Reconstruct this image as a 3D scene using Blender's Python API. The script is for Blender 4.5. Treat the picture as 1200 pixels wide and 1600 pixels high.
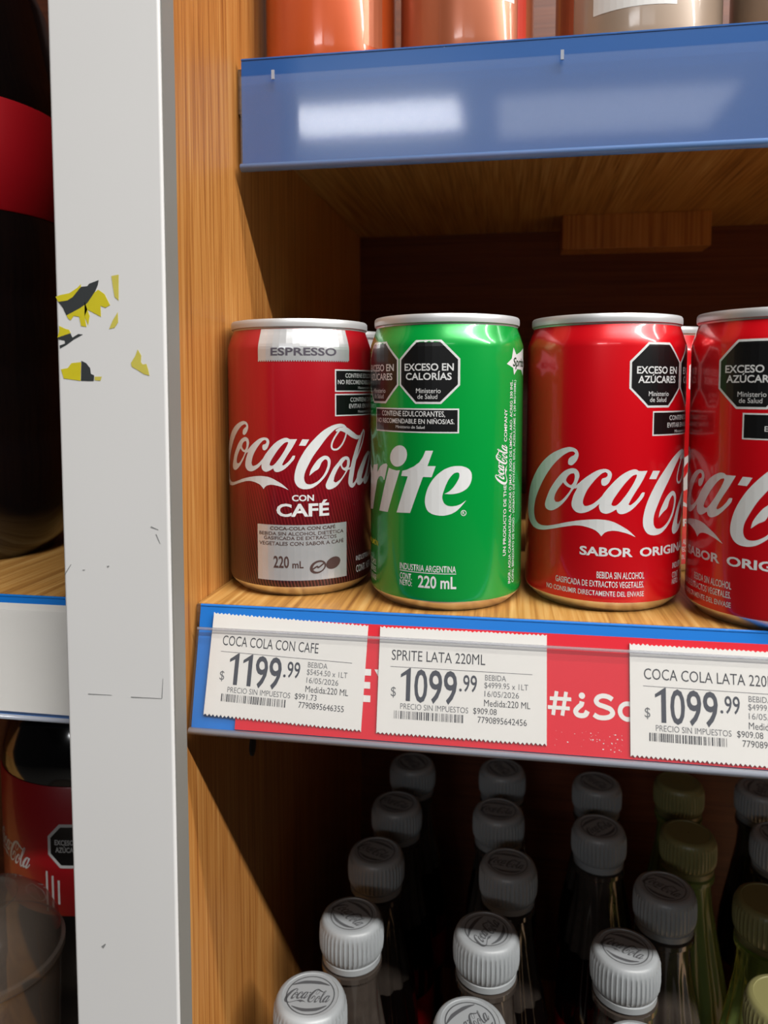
import bpy, bmesh, math, random
from mathutils import Vector, Matrix
random.seed(7)
scene = bpy.context.scene
for _o in list(bpy.data.objects): bpy.data.objects.remove(_o)
PI = math.pi
EYE = 1.35                                   # height of the camera above the shop floor; the shop is built in metres relative to it

# ------------------------------------------------------------------ camera, world, lights, exposure
cam_d = bpy.data.cameras.new('camera'); cam = bpy.data.objects.new('camera', cam_d); scene.collection.objects.link(cam)
cam.location = (0, 0, EYE)
cam.rotation_euler = (math.radians(90 - 4.0), 0, math.radians(9.25))
cam_d.sensor_fit = 'VERTICAL'; cam_d.sensor_height = 36.0; cam_d.lens = 36.0 * 1185 / 1600
cam_d.shift_y = -113 / 1600
cam_d.clip_start = 0.01
cam_d.dof.use_dof = True; cam_d.dof.focus_distance = 0.268; cam_d.dof.aperture_fstop = 14.0
scene.camera = cam

world = bpy.data.worlds.new('shop_ambient'); scene.world = world; world.use_nodes = True
_bg = world.node_tree.nodes['Background']; _bg.inputs[0].default_value = (0.95, 0.97, 1.0, 1); _bg.inputs[1].default_value = 0.006

def area(name, loc, sx, sy, power, color=(1, .97, .93)):
    d = bpy.data.lights.new(name, 'AREA'); d.shape = 'RECTANGLE'; d.size = sx; d.size_y = sy; d.energy = power; d.color = color
    o = bpy.data.objects.new(name, d); scene.collection.objects.link(o); o.location = (loc[0], loc[1], loc[2] + EYE)
    return o
# fluorescent ceiling tubes running along the aisle, two above the shopper and fixtures further back
area('ceiling_tube_near', (1.5, -0.10, 1.15), 3.0, 0.04, 26.0)
area('ceiling_tube_far', (1.5, -0.66, 1.15), 3.0, 0.05, 80.0)
area('ceiling_fixture_aisle', (-0.60, -2.86, 1.15), 0.76, 0.40, 15.0, (.97, .98, 1))
area('ceiling_fixture_next_aisle', (0.42, -2.95, 1.15), 0.95, 0.55, 5.0, (.97, .98, 1))
scene.view_settings.view_transform = 'Standard'; scene.view_settings.look = 'None'
scene.view_settings.gamma = 1.0; scene.view_settings.use_curve_mapping = False
scene.view_settings.exposure = 0.55

# ------------------------------------------------------------------ materials
def srgb(r, g, b):
    f = lambda c: (c / 255) / 12.92 if c <= 10 else (((c / 255) + .055) / 1.055) ** 2.4
    return (f(r), f(g), f(b), 1)
ALB = .62                                    # paints, prints and laminates are a little darker than their look under the bright tubes
def new_mat(name):
    m = bpy.data.materials.new(name); m.use_nodes = True
    return m, m.node_tree.nodes, m.node_tree.links, m.node_tree.nodes['Principled BSDF']
def plain(name, col, rough=.5, metal=0., coat=0., spec=.5, vary=.06, nscale=60., bump=0.):
    if metal < 1: col = tuple(c * ALB for c in col[:3]) + (1,)
    m, n, l, b = new_mat(name)
    tc = n.new('ShaderNodeTexCoord'); nz = n.new('ShaderNodeTexNoise'); nz.inputs['Scale'].default_value = nscale; nz.inputs['Detail'].default_value = 4
    l.new(tc.outputs['Object'], nz.inputs['Vector'])
    mx = n.new('ShaderNodeMix'); mx.data_type = 'RGBA'
    mx.inputs[6].default_value = tuple(c * (1 - vary) for c in col[:3]) + (1,); mx.inputs[7].default_value = tuple(min(1, c * (1 + vary)) for c in col[:3]) + (1,)
    l.new(nz.outputs['Fac'], mx.inputs[0]); l.new(mx.outputs[2], b.inputs['Base Color'])
    b.inputs['Roughness'].default_value = rough; b.inputs['Metallic'].default_value = metal
    b.inputs['Coat Weight'].default_value = coat; b.inputs['Coat Roughness'].default_value = .08; b.inputs['Specular IOR Level'].default_value = spec
    if bump:
        bp = n.new('ShaderNodeBump'); bp.inputs['Strength'].default_value = bump; bp.inputs['Distance'].default_value = .0005
        l.new(nz.outputs['Fac'], bp.inputs['Height']); l.new(bp.outputs[0], b.inputs['Normal'])
    return m
def wood(name, axis, dark, mid, light, rough=.45):
    dark, mid, light = (tuple(c * ALB for c in q[:3]) + (1,) for q in (dark, mid, light))
    m, n, l, b = new_mat(name)
    tc = n.new('ShaderNodeTexCoord')
    def layer(s_across, s_along, detail, dist):
        mp = n.new('ShaderNodeMapping'); sc = [s_across] * 3; sc['XYZ'.index(axis)] = s_along; mp.inputs['Scale'].default_value = sc
        nz = n.new('ShaderNodeTexNoise'); nz.inputs['Scale'].default_value = 1; nz.inputs['Detail'].default_value = detail; nz.inputs['Distortion'].default_value = dist
        l.new(tc.outputs['Object'], mp.inputs['Vector']); l.new(mp.outputs[0], nz.inputs['Vector']); return nz
    fine, broad = layer(640, 14, 3, .4), layer(110, 3.5, 3, 1.2)
    ad = n.new('ShaderNodeMath'); ad.operation = 'MULTIPLY_ADD'; ad.inputs[1].default_value = .66
    ml = n.new('ShaderNodeMath'); ml.operation = 'MULTIPLY'; ml.inputs[1].default_value = .34
    l.new(broad.outputs['Fac'], ml.inputs[0]); l.new(fine.outputs['Fac'], ad.inputs[0]); l.new(ml.outputs[0], ad.inputs[2])
    cr = n.new('ShaderNodeValToRGB'); e = cr.color_ramp.elements
    e[0].position = .32; e[0].color = dark; e[1].position = .70; e[1].color = light; x = e.new(.5); x.color = mid
    l.new(ad.outputs[0], cr.inputs[0]); l.new(cr.outputs[0], b.inputs['Base Color'])
    bp = n.new('ShaderNodeBump'); bp.inputs['Strength'].default_value = .25; bp.inputs['Distance'].default_value = .0004
    l.new(ad.outputs[0], bp.inputs['Height']); l.new(bp.outputs[0], b.inputs['Normal']); b.inputs['Roughness'].default_value = rough
    return m
def clear_plastic(name, tint=(1, 1, 1, 1), rough=.12, ior=1.45, haze=0., hcol=(.8, .82, .85, 1)):
    m, n, l, b = new_mat(name); n.remove(b)
    tr = n.new('ShaderNodeBsdfTransparent'); tr.inputs[0].default_value = tint
    gl = n.new('ShaderNodeBsdfGlossy'); gl.inputs['Roughness'].default_value = rough
    fr = n.new('ShaderNodeFresnel'); fr.inputs['IOR'].default_value = ior
    df = n.new('ShaderNodeBsdfDiffuse'); df.inputs[0].default_value = hcol
    m1 = n.new('ShaderNodeMixShader'); m1.inputs[0].default_value = haze; l.new(tr.outputs[0], m1.inputs[1]); l.new(df.outputs[0], m1.inputs[2])
    ge = n.new('ShaderNodeNewGeometry'); iv = n.new('ShaderNodeMath'); iv.operation = 'SUBTRACT'; iv.inputs[0].default_value = 1; l.new(ge.outputs['Backfacing'], iv.inputs[1])
    mu = n.new('ShaderNodeMath'); mu.operation = 'MULTIPLY'; l.new(fr.outputs[0], mu.inputs[0]); l.new(iv.outputs[0], mu.inputs[1])      # the sheet mirrors at its outer face only
    m2 = n.new('ShaderNodeMixShader'); l.new(mu.outputs[0], m2.inputs[0]); l.new(m1.outputs[0], m2.inputs[1]); l.new(gl.outputs[0], m2.inputs[2])
    l.new(m2.outputs[0], n['Material Output'].inputs[0]); return m
def coffee_paint():
    m, n, l, b = new_mat('coffee_can_paint')
    tc = n.new('ShaderNodeTexCoord'); sp = n.new('ShaderNodeSeparateXYZ'); l.new(tc.outputs['Object'], sp.inputs[0])
    at = n.new('ShaderNodeMath'); at.operation = 'ARCTAN2'; l.new(sp.outputs[0], at.inputs[0])
    ny = n.new('ShaderNodeMath'); ny.operation = 'MULTIPLY'; ny.inputs[1].default_value = -1; l.new(sp.outputs[1], ny.inputs[0]); l.new(ny.outputs[0], at.inputs[1])
    sc = n.new('ShaderNodeMath'); sc.operation = 'MULTIPLY'; sc.inputs[1].default_value = 28.5; l.new(at.outputs[0], sc.inputs[0])       # mm round the can
    zm = n.new('ShaderNodeMath'); zm.operation = 'MULTIPLY_ADD'; zm.inputs[1].default_value = 260.; l.new(sp.outputs[2], zm.inputs[0]); l.new(sc.outputs[0], zm.inputs[2])
    ph = n.new('ShaderNodeMath'); ph.operation = 'MULTIPLY'; ph.inputs[1].default_value = 2 * PI / 1.25; l.new(zm.outputs[0], ph.inputs[0])
    sn = n.new('ShaderNodeMath'); sn.operation = 'SINE'; l.new(ph.outputs[0], sn.inputs[0])
    st = n.new('ShaderNodeMapRange'); st.inputs[1].default_value = .1; st.inputs[2].default_value = .7; l.new(sn.outputs[0], st.inputs[0])
    def ramp(stops):
        r = n.new('ShaderNodeValToRGB'); e = r.color_ramp.elements; e[0].position, e[0].color = stops[0]; e[1].position, e[1].color = stops[-1]
        for p, c in stops[1:-1]: q = e.new(p); q.color = c
        mr = n.new('ShaderNodeMapRange'); mr.inputs[2].default_value = .1; l.new(sp.outputs[2], mr.inputs[0]); l.new(mr.outputs[0], r.inputs[0]); return r
    dk = lambda *c: tuple(v * ALB for v in srgb(*c)[:3]) + (1,)
    base = ramp([(0, dk(38, 12, 14)), (.16, dk(62, 14, 20)), (.36, dk(125, 14, 28)), (.56, dk(186, 14, 32)), (1, dk(196, 14, 32))])
    line = ramp([(0, dk(120, 66, 56)), (.2, dk(122, 42, 44)), (.40, dk(168, 24, 40)), (.60, dk(190, 15, 33)), (1, dk(196, 14, 32))])
    mx = n.new('ShaderNodeMix'); mx.data_type = 'RGBA'; l.new(st.outputs[0], mx.inputs[0]); l.new(base.outputs[0], mx.inputs[6]); l.new(line.outputs[0], mx.inputs[7])
    l.new(mx.outputs[2], b.inputs['Base Color']); b.inputs['Roughness'].default_value = .3; b.inputs['Metallic'].default_value = .25
    b.inputs['Coat Weight'].default_value = .5; b.inputs['Coat Roughness'].default_value = .1
    return m
WD, WM, WL = srgb(150, 86, 32), srgb(202, 134, 64), srgb(226, 166, 94)
M = dict(
    wood_v=wood('oak_laminate_upright', 'Z', WD, WM, WL), wood_y=wood('oak_laminate_shelf', 'Y', srgb(142, 92, 40), srgb(200, 146, 74), srgb(230, 186, 116)),
    wood_edge=wood('oak_chipboard_edge', 'X', srgb(90, 60, 36), srgb(130, 92, 56), srgb(168, 126, 80), .8),
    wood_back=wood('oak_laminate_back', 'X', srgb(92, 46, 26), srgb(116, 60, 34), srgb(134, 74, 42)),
    white_paint=plain('white_post_paint', srgb(230, 230, 230), .45, vary=.03, nscale=14), grey_scuff=plain('scuff_grey', srgb(140, 142, 142), .7),
    lip_blue=plain('rail_pale_blue_lip', srgb(120, 160, 222), .25, coat=.4, vary=.03),
    edge_grey=plain('edge_strip_grey', srgb(138, 136, 130), .6, vary=.08, nscale=25),
    tape_yellow=plain('tape_yellow', srgb(214, 200, 30), .5, vary=.1, nscale=200), tape_yellow_pale=plain('tape_yellow_faded', srgb(210, 198, 84), .6, vary=.12, nscale=200), tape_black=plain('tape_black', srgb(52, 56, 58), .5),
    blue=plain('rail_blue_plastic', srgb(16, 120, 214), .35, vary=.03), blue_dark=plain('rail_deep_blue_plastic', srgb(20, 86, 158), .28, vary=.03),
    lip=plain('rail_lip_plastic', srgb(170, 176, 190), .18, coat=.6, vary=.05), cover=clear_plastic('clear_ticket_cover', (.99, .99, .99, 1), .2, 1.3, .015), cover_up=clear_plastic('clear_upper_cover', (.97, .98, .99, 1), .07, 1.45, .03),
    bead=clear_plastic('clear_cover_edge', (.72, .73, .76, 1), .2, 1.4, .2),
    red_print=plain('red_printed_strip', srgb(226, 28, 48), .4, vary=.03), strip_white=plain('strip_white_print', srgb(238, 236, 232), .5, vary=.01),
    paper=plain('ticket_paper', srgb(232, 230, 226), .7, vary=.015, nscale=300), ink=plain('ticket_ink', srgb(52, 54, 62), .7), ink_light=plain('ticket_light_ink', srgb(104, 106, 110), .7), ink_price=plain('ticket_price_ink', srgb(58, 62, 74), .7),
    coke_red=plain('red_can_paint', srgb(240, 10, 28), .28, .25, .6, vary=.02), green=plain('green_can_paint', srgb(0, 176, 70), .26, .25, .6, vary=.02),
    coffee=coffee_paint(), can_metal=plain('bare_aluminium', srgb(232, 230, 226), .34, 1., vary=.02), lid_metal=plain('lid_aluminium', srgb(232, 234, 236), .42, .55, vary=.03), foil=plain('silver_foil_print', srgb(244, 246, 248), .27, .6, vary=.08, nscale=160),
    print_white=plain('can_white_print', srgb(232, 234, 234), .35, coat=.3, vary=.01), print_black=plain('can_black_print', srgb(14, 15, 17), .35, coat=.3), print_brown=plain('can_brown_print', srgb(84, 62, 58), .4), print_grey=plain('can_grey_print', srgb(84, 78, 90), .4), print_green=plain('can_dark_green_print', srgb(10, 60, 34), .4), print_yellow=plain('can_yellow_print', srgb(220, 214, 30), .4),
    cap=plain('grey_white_cap_plastic', srgb(176, 181, 184), .38, vary=.03), cap_olive=plain('olive_cap_plastic', srgb(150, 146, 96), .4), cap_ink=plain('cap_grey_print', srgb(96, 98, 102), .5),
    cola=plain('dark_cola_glass', srgb(16, 10, 9), .07, coat=1., vary=.1), neck_glass=plain('thin_cola_neck_glass', srgb(74, 66, 60), .1, coat=1., vary=.25, nscale=220), cola_pet=plain('dark_cola_pet', srgb(14, 12, 14), .12, coat=1., vary=.1), label_red=plain('red_bottle_label', srgb(190, 14, 30), .4, coat=.3), navy=plain('dark_blue_label', srgb(20, 26, 44), .4),
    clear=clear_plastic('clear_tub_plastic', (.66, .60, .55, 1), .12, 1.5, .10, (.42, .36, .31, 1)),
    orange=plain('orange_can_paint', srgb(214, 92, 40), .3, .3, .5, vary=.12, nscale=40), copper=plain('copper_can_paint', srgb(196, 112, 78), .3, .4, .4, vary=.12, nscale=40), beige=plain('beige_can_paint', srgb(176, 156, 138), .35, .2, .4, vary=.12, nscale=40), teal=plain('teal_print', srgb(60, 140, 150), .4), pink=plain('pink_print', srgb(214, 130, 136), .4), white_lab=plain('white_label_print', srgb(226, 226, 224), .4), slate=plain('slate_label_print', srgb(110, 122, 140), .4), stripe_red=plain('red_stripe_print', srgb(196, 60, 44), .4),
    floor=plain('shop_floor_tile', srgb(96, 94, 90), .35, vary=.05, nscale=3),
)
def green_glass():
    m, n, l, b = new_mat('green_bottle_glass')
    b.inputs['Base Color'].default_value = srgb(150, 168, 96); b.inputs['Roughness'].default_value = .08; b.inputs['Transmission Weight'].default_value = .55; b.inputs['IOR'].default_value = 1.3
    return m
M['green_glass'] = green_glass()

# ------------------------------------------------------------------ mesh helpers
def link(name, me, mat, parent=None, loc=None, smooth=False):
    if mat is not None: me.materials.append(M[mat])
    if smooth:
        for p in me.polygons: p.use_smooth = True
    o = bpy.data.objects.new(name, me); scene.collection.objects.link(o)
    if loc is not None: o.location = loc
    if parent is not None: o.parent = parent
    return o
def from_bm(name, bm, mat, parent=None, loc=None, smooth=False):
    me = bpy.data.meshes.new(name); bmesh.ops.recalc_face_normals(bm, faces=bm.faces[:]); bm.to_mesh(me); bm.free()
    return link(name, me, mat, parent, loc, smooth)
def thing(name, label, cat, loc=(0, 0, 0), group=None):
    o = bpy.data.objects.new(name, None); scene.collection.objects.link(o); o.location = (loc[0], loc[1], loc[2] + EYE); o.empty_display_size = .02
    o['label'] = label; o['category'] = cat
    if group: o['group'] = group
    return o
def tag(o, label, cat, group=None):
    o['label'] = label; o['category'] = cat
    if group: o['group'] = group
    return o
def box(name, x0, x1, y0, y1, z0, z1, mat, parent=None, bevel=0., origin=None):
    bm = bmesh.new(); bmesh.ops.create_cube(bm, size=1)
    for v in bm.verts: v.co = Vector(((x0 + x1) / 2 + v.co.x * (x1 - x0), (y0 + y1) / 2 + v.co.y * (y1 - y0), (z0 + z1) / 2 + v.co.z * (z1 - z0)))
    if bevel: bmesh.ops.bevel(bm, geom=bm.edges[:], offset=bevel, segments=3, affect='EDGES', profile=.5)
    return from_bm(name, bm, mat, parent)
def extrude_x(name, prof, x0, x1, mat, parent=None, smooth=False):
    bm = bmesh.new(); a = [bm.verts.new((x0, y, z)) for y, z in prof]; b = [bm.verts.new((x1, y, z)) for y, z in prof]; n = len(prof)
    for i in range(n): bm.faces.new((a[i], a[(i + 1) % n], b[(i + 1) % n], b[i]))
    bm.faces.new(a); bm.faces.new(b[::-1])
    return from_bm(name, bm, mat, parent, smooth=smooth)
def lathe(name, prof, mat, parent=None, n=72, flute=None, cap0=False, cap1=False, loc=None):
    bm = bmesh.new(); rings = []
    for r, z in prof:
        ring = []
        for i in range(n):
            a = 2 * PI * i / n; rr = r
            if flute: rr = r * (1 + flute(a, z))
            ring.append(bm.verts.new((rr * math.sin(a), -rr * math.cos(a), z)))
        rings.append(ring)
    for p, q in zip(rings, rings[1:]):
        for i in range(n): bm.faces.new((p[i], p[(i + 1) % n], q[(i + 1) % n], q[i]))
    if cap0: bm.faces.new(rings[0][::-1])
    if cap1: bm.faces.new(rings[-1])
    o = from_bm(name, bm, mat, parent, loc, smooth=True)
    try: o.data.set_sharp_from_angle(angle=math.radians(40))
    except Exception: pass
    return o
_dg = bpy.context.evaluated_depsgraph_get
def curve_to_bm(cu):
    o = bpy.data.objects.new('tmp', cu); scene.collection.objects.link(o); bpy.context.view_layer.update()
    ev = o.evaluated_get(_dg()); me = ev.to_mesh(); bm = bmesh.new(); bm.from_mesh(me); ev.to_mesh_clear()
    bpy.data.objects.remove(o); bpy.data.curves.remove(cu)
    bmesh.ops.remove_doubles(bm, verts=bm.verts[:], dist=1e-6); return bm
def smooth_closed(p, k=4):
    out = []; n = len(p)
    for i in range(n):
        p0, p1, p2, p3 = (Vector(p[(i + j) % n]) for j in (-1, 0, 1, 2))
        a, b, c = (p1 - p0), (p2 - p1), (p3 - p2)
        sharp1 = a.length and b.length and a.angle(b) > 1.1; sharp2 = b.length and c.length and b.angle(c) > 1.1
        t1 = b if sharp1 else (p2 - p0) / 2; t2 = b if sharp2 else (p3 - p1) / 2
        lim = b.length
        if t1.length > lim: t1 = t1 * (lim / t1.length)
        if t2.length > lim: t2 = t2 * (lim / t2.length)
        for s in range(k):
            t = s / k; h = t * t; c3 = h * t
            out.append(tuple((2 * c3 - 3 * h + 1) * p1 + (c3 - 2 * h + t) * t1 + (-2 * c3 + 3 * h) * p2 + (c3 - h) * t2))
    return out
def flat_poly(loops, smooth=True):
    cu = bpy.data.curves.new('poly', 'CURVE'); cu.dimensions = '2D'; cu.fill_mode = 'BOTH'
    for lp in loops:
        if smooth: lp = smooth_closed(lp)
        s = cu.splines.new('POLY'); s.points.add(len(lp) - 1); s.use_cyclic_u = True
        for q, pt in zip(s.points, lp): q.co = (pt[0], pt[1], 0, 1)
    return curve_to_bm(cu)
def stroke(pts, ws, k=6):
    """flat ribbon with changing width along a smooth open line"""
    P = []; W = []; n = len(pts)
    for i in range(n - 1):
        p0, p1, p2, p3 = (Vector(pts[min(max(i + j, 0), n - 1)]) for j in (-1, 0, 1, 2))
        for s in range(k):
            t = s / k; h = t * t; c = h * t
            P.append(.5 * (2 * p1 + (p2 - p0) * t + (2 * p0 - 5 * p1 + 4 * p2 - p3) * h + (3 * p1 - p0 - 3 * p2 + p3) * c)); W.append(ws[i] + (ws[i + 1] - ws[i]) * t)
    P.append(Vector(pts[-1])); W.append(ws[-1]); bm = bmesh.new(); prev = None
    for i, p in enumerate(P):
        d = (P[min(i + 1, len(P) - 1)] - P[max(i - 1, 0)]).normalized(); nn = Vector((-d.y, d.x)) * W[i] / 2
        cur = (bm.verts.new((p.x + nn.x, p.y + nn.y, 0)), bm.verts.new((p.x - nn.x, p.y - nn.y, 0)))
        if prev: bm.faces.new((prev[0], prev[1], cur[1], cur[0]))
        prev = cur
    return bm
BOLD = {0: .0, 1: .009, 2: .02, 3: .03}
def text_bm(body, bold=0, spacing=1., shear=0.):
    cu = bpy.data.curves.new('txt', 'FONT'); cu.body = body; cu.size = 1; cu.offset = BOLD.get(bold, bold); cu.resolution_u = 3; cu.space_character = spacing; cu.shear = shear
    cu.dimensions = '2D'; cu.fill_mode = 'BOTH'
    return curve_to_bm(cu)
CAPH = None
def text_fit(body, x0, x1, y, h, bold=0, spacing=1., shear=0.):
    """text with its baseline at y and capitals h tall, stretched to run from x0 to x1"""
    global CAPH
    if CAPH is None:
        b = text_bm('H'); CAPH = max(v.co.y for v in b.verts); b.free()
    bm = text_bm(body, bold, spacing, shear)
    xs = [v.co.x for v in bm.verts]; a, b = min(xs), max(xs); s = h / (CAPH + BOLD.get(bold, bold)); k = (x1 - x0) / (b - a)
    for v in bm.verts: v.co = Vector((x0 + (v.co.x - a) * k, y + v.co.y * s, 0))
    return bm
def join(bms):
    out = bmesh.new()
    for b in bms:
        me = bpy.data.meshes.new('tmp'); b.to_mesh(me); b.free(); out.from_mesh(me); bpy.data.meshes.remove(me)
    return out
def rect_bm(x0, x1, y0, y1):
    bm = bmesh.new(); bm.faces.new([bm.verts.new((x, y, 0)) for x, y in ((x0, y0), (x1, y0), (x1, y1), (x0, y1))]); return bm
def poly_bm(pts):
    bm = bmesh.new(); bm.faces.new([bm.verts.new((x, y, 0)) for x, y in pts]); return bm
def cut(bm, step, axis=0, lo=None):
    vals = [v.co[axis] for v in bm.verts]; a, b = min(vals), max(vals)
    if lo is not None: a = max(a, lo)
    nrm = (1, 0, 0) if axis == 0 else (0, 1, 0); x = math.ceil(a / step) * step
    while x < b:
        bmesh.ops.bisect_plane(bm, geom=bm.verts[:] + bm.edges[:] + bm.faces[:], dist=1e-7, plane_co=(x, x, 0), plane_no=nrm); x += step
def wrap(bm, rfun, R, eps, shoulder=None):
    """bend flat print (mm round the body, mm up) on to a round body whose radius at height z is rfun(z); all in metres afterwards"""
    cut(bm, 2.5)
    if shoulder is not None and max(v.co.y for v in bm.verts) > shoulder: cut(bm, 1., 1, shoulder)
    for v in bm.verts:
        th = v.co.x / R; z = v.co.y; r = rfun(z) + eps; v.co = Vector((r * math.sin(th), -r * math.cos(th), z)) * .001
    return bm
def print_on(name, bm, rfun, R, eps, mat, parent, shoulder=None):
    wrap(bm, rfun, R, eps, shoulder); me = bpy.data.meshes.new(name); bm.to_mesh(me); bm.free()
    return link(name, me, mat, parent)

# ------------------------------------------------------------------ traced lettering and marks (millimetres on the can wall: round, up)
LOGO = {'C1': [[-15.094, 50.909], [-15.212, 51.712], [-14.924, 52.827], [-14.029, 53.688], [-13.045, 54.216], [-12.665, 54.852], [-13.314, 55.435], [-14.815, 55.214], [-17.146, 53.884], [-20.478, 51.002], [-24.208, 46.776], [-27.815, 41.686], [-30.339, 37.355], [-31.421, 33.665], [-31.149, 31.178], [-29.661, 29.15], [-27.103, 28.32], [-23.827, 28.496], [-20.062, 29.397], [-15.14, 30.899], [-10.231, 32.071], [-5.622, 32.703], [-2.469, 32.681], [0.237, 32.117], [2.989, 30.758], [5.579, 29.116], [8.031, 26.863], [5.368, 28.034], [3.033, 28.734], [0.751, 29.069], [-1.047, 28.871], [-2.382, 28.247], [-3.482, 27.008], [-4.175, 27.915], [-5.552, 29.013], [-7.853, 29.794], [-10.196, 30.165], [-12.605, 30.024], [-16.155, 29.184], [-20.63, 27.945], [-25.187, 26.79], [-29.144, 26.467], [-32.622, 27.118], [-35.605, 28.897], [-37.332, 31.699], [-36.997, 35.88], [-35.192, 40.75], [-32.586, 44.375], [-29.248, 48.251], [-25.725, 51.549], [-21.757, 54.299], [-17.73, 56.148], [-15.101, 56.863], [-13.836, 56.831], [-12.202, 56.151], [-11.5, 54.672], [-11.806, 53.002], [-12.751, 51.529], [-13.974, 50.648]], 'o1': [[-14.457, 49.52], [-17.039, 48.137], [-19.779, 45.25], [-22.448, 41.57], [-24.164, 38.176], [-24.816, 36.117], [-24.298, 34.705], [-22.299, 34.138], [-20.164, 34.756], [-17.637, 36.511], [-15.291, 39.163], [-13.321, 42.21], [-12.453, 43.231], [-11.664, 45.19], [-11.076, 47.126], [-11.488, 48.759], [-12.716, 49.633]], 'o1h': [[[-14.022, 47.786], [-12.931, 47.956], [-12.669, 47.022], [-12.884, 45.342], [-13.752, 43.99], [-14.61, 44.017], [-15.656, 44.889], [-15.825, 45.595], [-15.174, 46.843]], [[-16.972, 44.538], [-16.427, 43.96], [-15.365, 43.188], [-13.83, 42.789], [-14.813, 41.127], [-16.865, 38.767], [-18.491, 37.627], [-19.922, 37.465], [-20.472, 38.375], [-20.091, 40.122], [-18.859, 42.191]]], 'link': [[-13.108, 44.134], [-12.269, 43.816], [-11.412, 44.589], [-10.004, 45.534], [-9.982, 44.352], [-11.391, 43.403], [-12.444, 42.755], [-13.239, 43.171]], 'c': [[-3.84, 45.602], [-3.502, 46.645], [-2.524, 46.958], [-1.865, 47.537], [-1.793, 48.38], [-2.561, 48.827], [-3.889, 48.178], [-6.315, 45.498], [-8.319, 42.562], [-9.432, 39.886], [-9.729, 38.204], [-9.289, 37.192], [-8.219, 37.126], [-6.401, 37.952], [-4.62, 39.461], [-3.082, 41.173], [-3.704, 38.562], [-4.367, 37.966], [-6.143, 36.313], [-8.41, 34.978], [-10.512, 34.478], [-12.204, 34.901], [-13.461, 36.219], [-13.641, 37.879], [-13.039, 40.323], [-11.862, 42.799], [-11.315, 44.501], [-9.548, 46.271], [-7.272, 48.041], [-5.034, 49.402], [-2.806, 49.942], [-1.235, 49.515], [-0.45, 48.271], [-0.73, 46.631], [-1.591, 44.972], [-2.694, 44.236], [-3.593, 44.439]], 'a': [[-3.303, 41.023], [-0.907, 44.289], [1.731, 47.14], [3.974, 48.788], [6.282, 49.808], [7.717, 49.795], [8.607, 49.316], [11.756, 49.295], [9.793, 45.699], [7.422, 42.003], [6.044, 39.677], [5.235, 38.043], [5.851, 37.805], [7.495, 38.958], [8.924, 40.571], [9.889, 41.953], [10.91, 42.018], [10.435, 40.532], [8.488, 38.237], [6.596, 36.392], [4.738, 35.23], [2.903, 34.752], [1.755, 35.206], [1.278, 36.371], [-0.279, 35.395], [-2.061, 34.771], [-3.641, 35.267], [-4.342, 36.648], [-4.153, 38.541]], 'ah': [[[7.757, 48.163], [6.333, 47.618], [4.051, 45.291], [1.834, 42.237], [0.089, 39.395], [-0.421, 37.975], [0.127, 37.52], [1.251, 37.685], [2.808, 39.206], [5.046, 42.255], [6.864, 45.281], [7.916, 47.601]]], 'hy': [[13.927, 49.226], [16.864, 49.105], [15.272, 46.356], [12.473, 46.466]], 'C2': [[16.842, 33.089], [17.294, 35.227], [18.685, 37.734], [20.648, 40.221], [23.21, 41.719], [25.248, 41.298], [26.311, 39.428], [25.935, 36.595], [24.32, 33.256], [21.712, 30.25], [18.344, 27.829], [15.055, 27.186], [12.346, 27.966], [10.735, 30.241], [10.487, 33.066], [11.333, 37.012], [12.99, 40.943], [15.732, 45.411], [19.039, 49.293], [22.989, 52.872], [27.123, 55.032], [30.904, 55.78], [33.606, 55.122], [33.952, 54.249], [31.225, 54.229], [28.341, 53.124], [24.709, 49.831], [21.242, 45.407], [18.435, 41.526], [16.217, 37.399], [14.834, 34.15], [14.65, 31.327], [15.617, 29.609], [17.803, 29.378], [20.586, 30.697], [22.986, 33.151], [24.512, 36.096], [24.995, 38.351], [24.651, 39.789], [23.604, 40.115], [22.162, 38.753], [20.902, 36.134], [18.944, 34.897]], 'loop': [[30.899, 54.981], [33.952, 54.249], [34.512, 52.217], [33.931, 49.654], [32.188, 46.576], [29.874, 44.511], [27.799, 44.377], [26.828, 45.556], [27.204, 47.647], [28.637, 50.155], [30.889, 52.813], [33.953, 54.536]], 'o2': [[30.166, 38.651], [27.631, 35.934], [25.192, 31.5], [24.001, 28.711], [24.577, 26.963], [26.361, 26.679], [29.469, 28.067], [32.797, 31.562], [35.304, 34.84], [36.442, 37.655], [36.074, 40.004], [34.245, 40.992], [31.82, 40.277]], 'o2h': [[[33.883, 39.571], [34.958, 39.211], [34.583, 36.633], [33.512, 35.843], [32.477, 36.203], [32.145, 37.666]], [[31.139, 37.156], [32.133, 35.363], [34.07, 34.239], [31.439, 31.088], [28.842, 29.551], [27.723, 30.2], [28.231, 32.461], [29.828, 35.516]]]}
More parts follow.
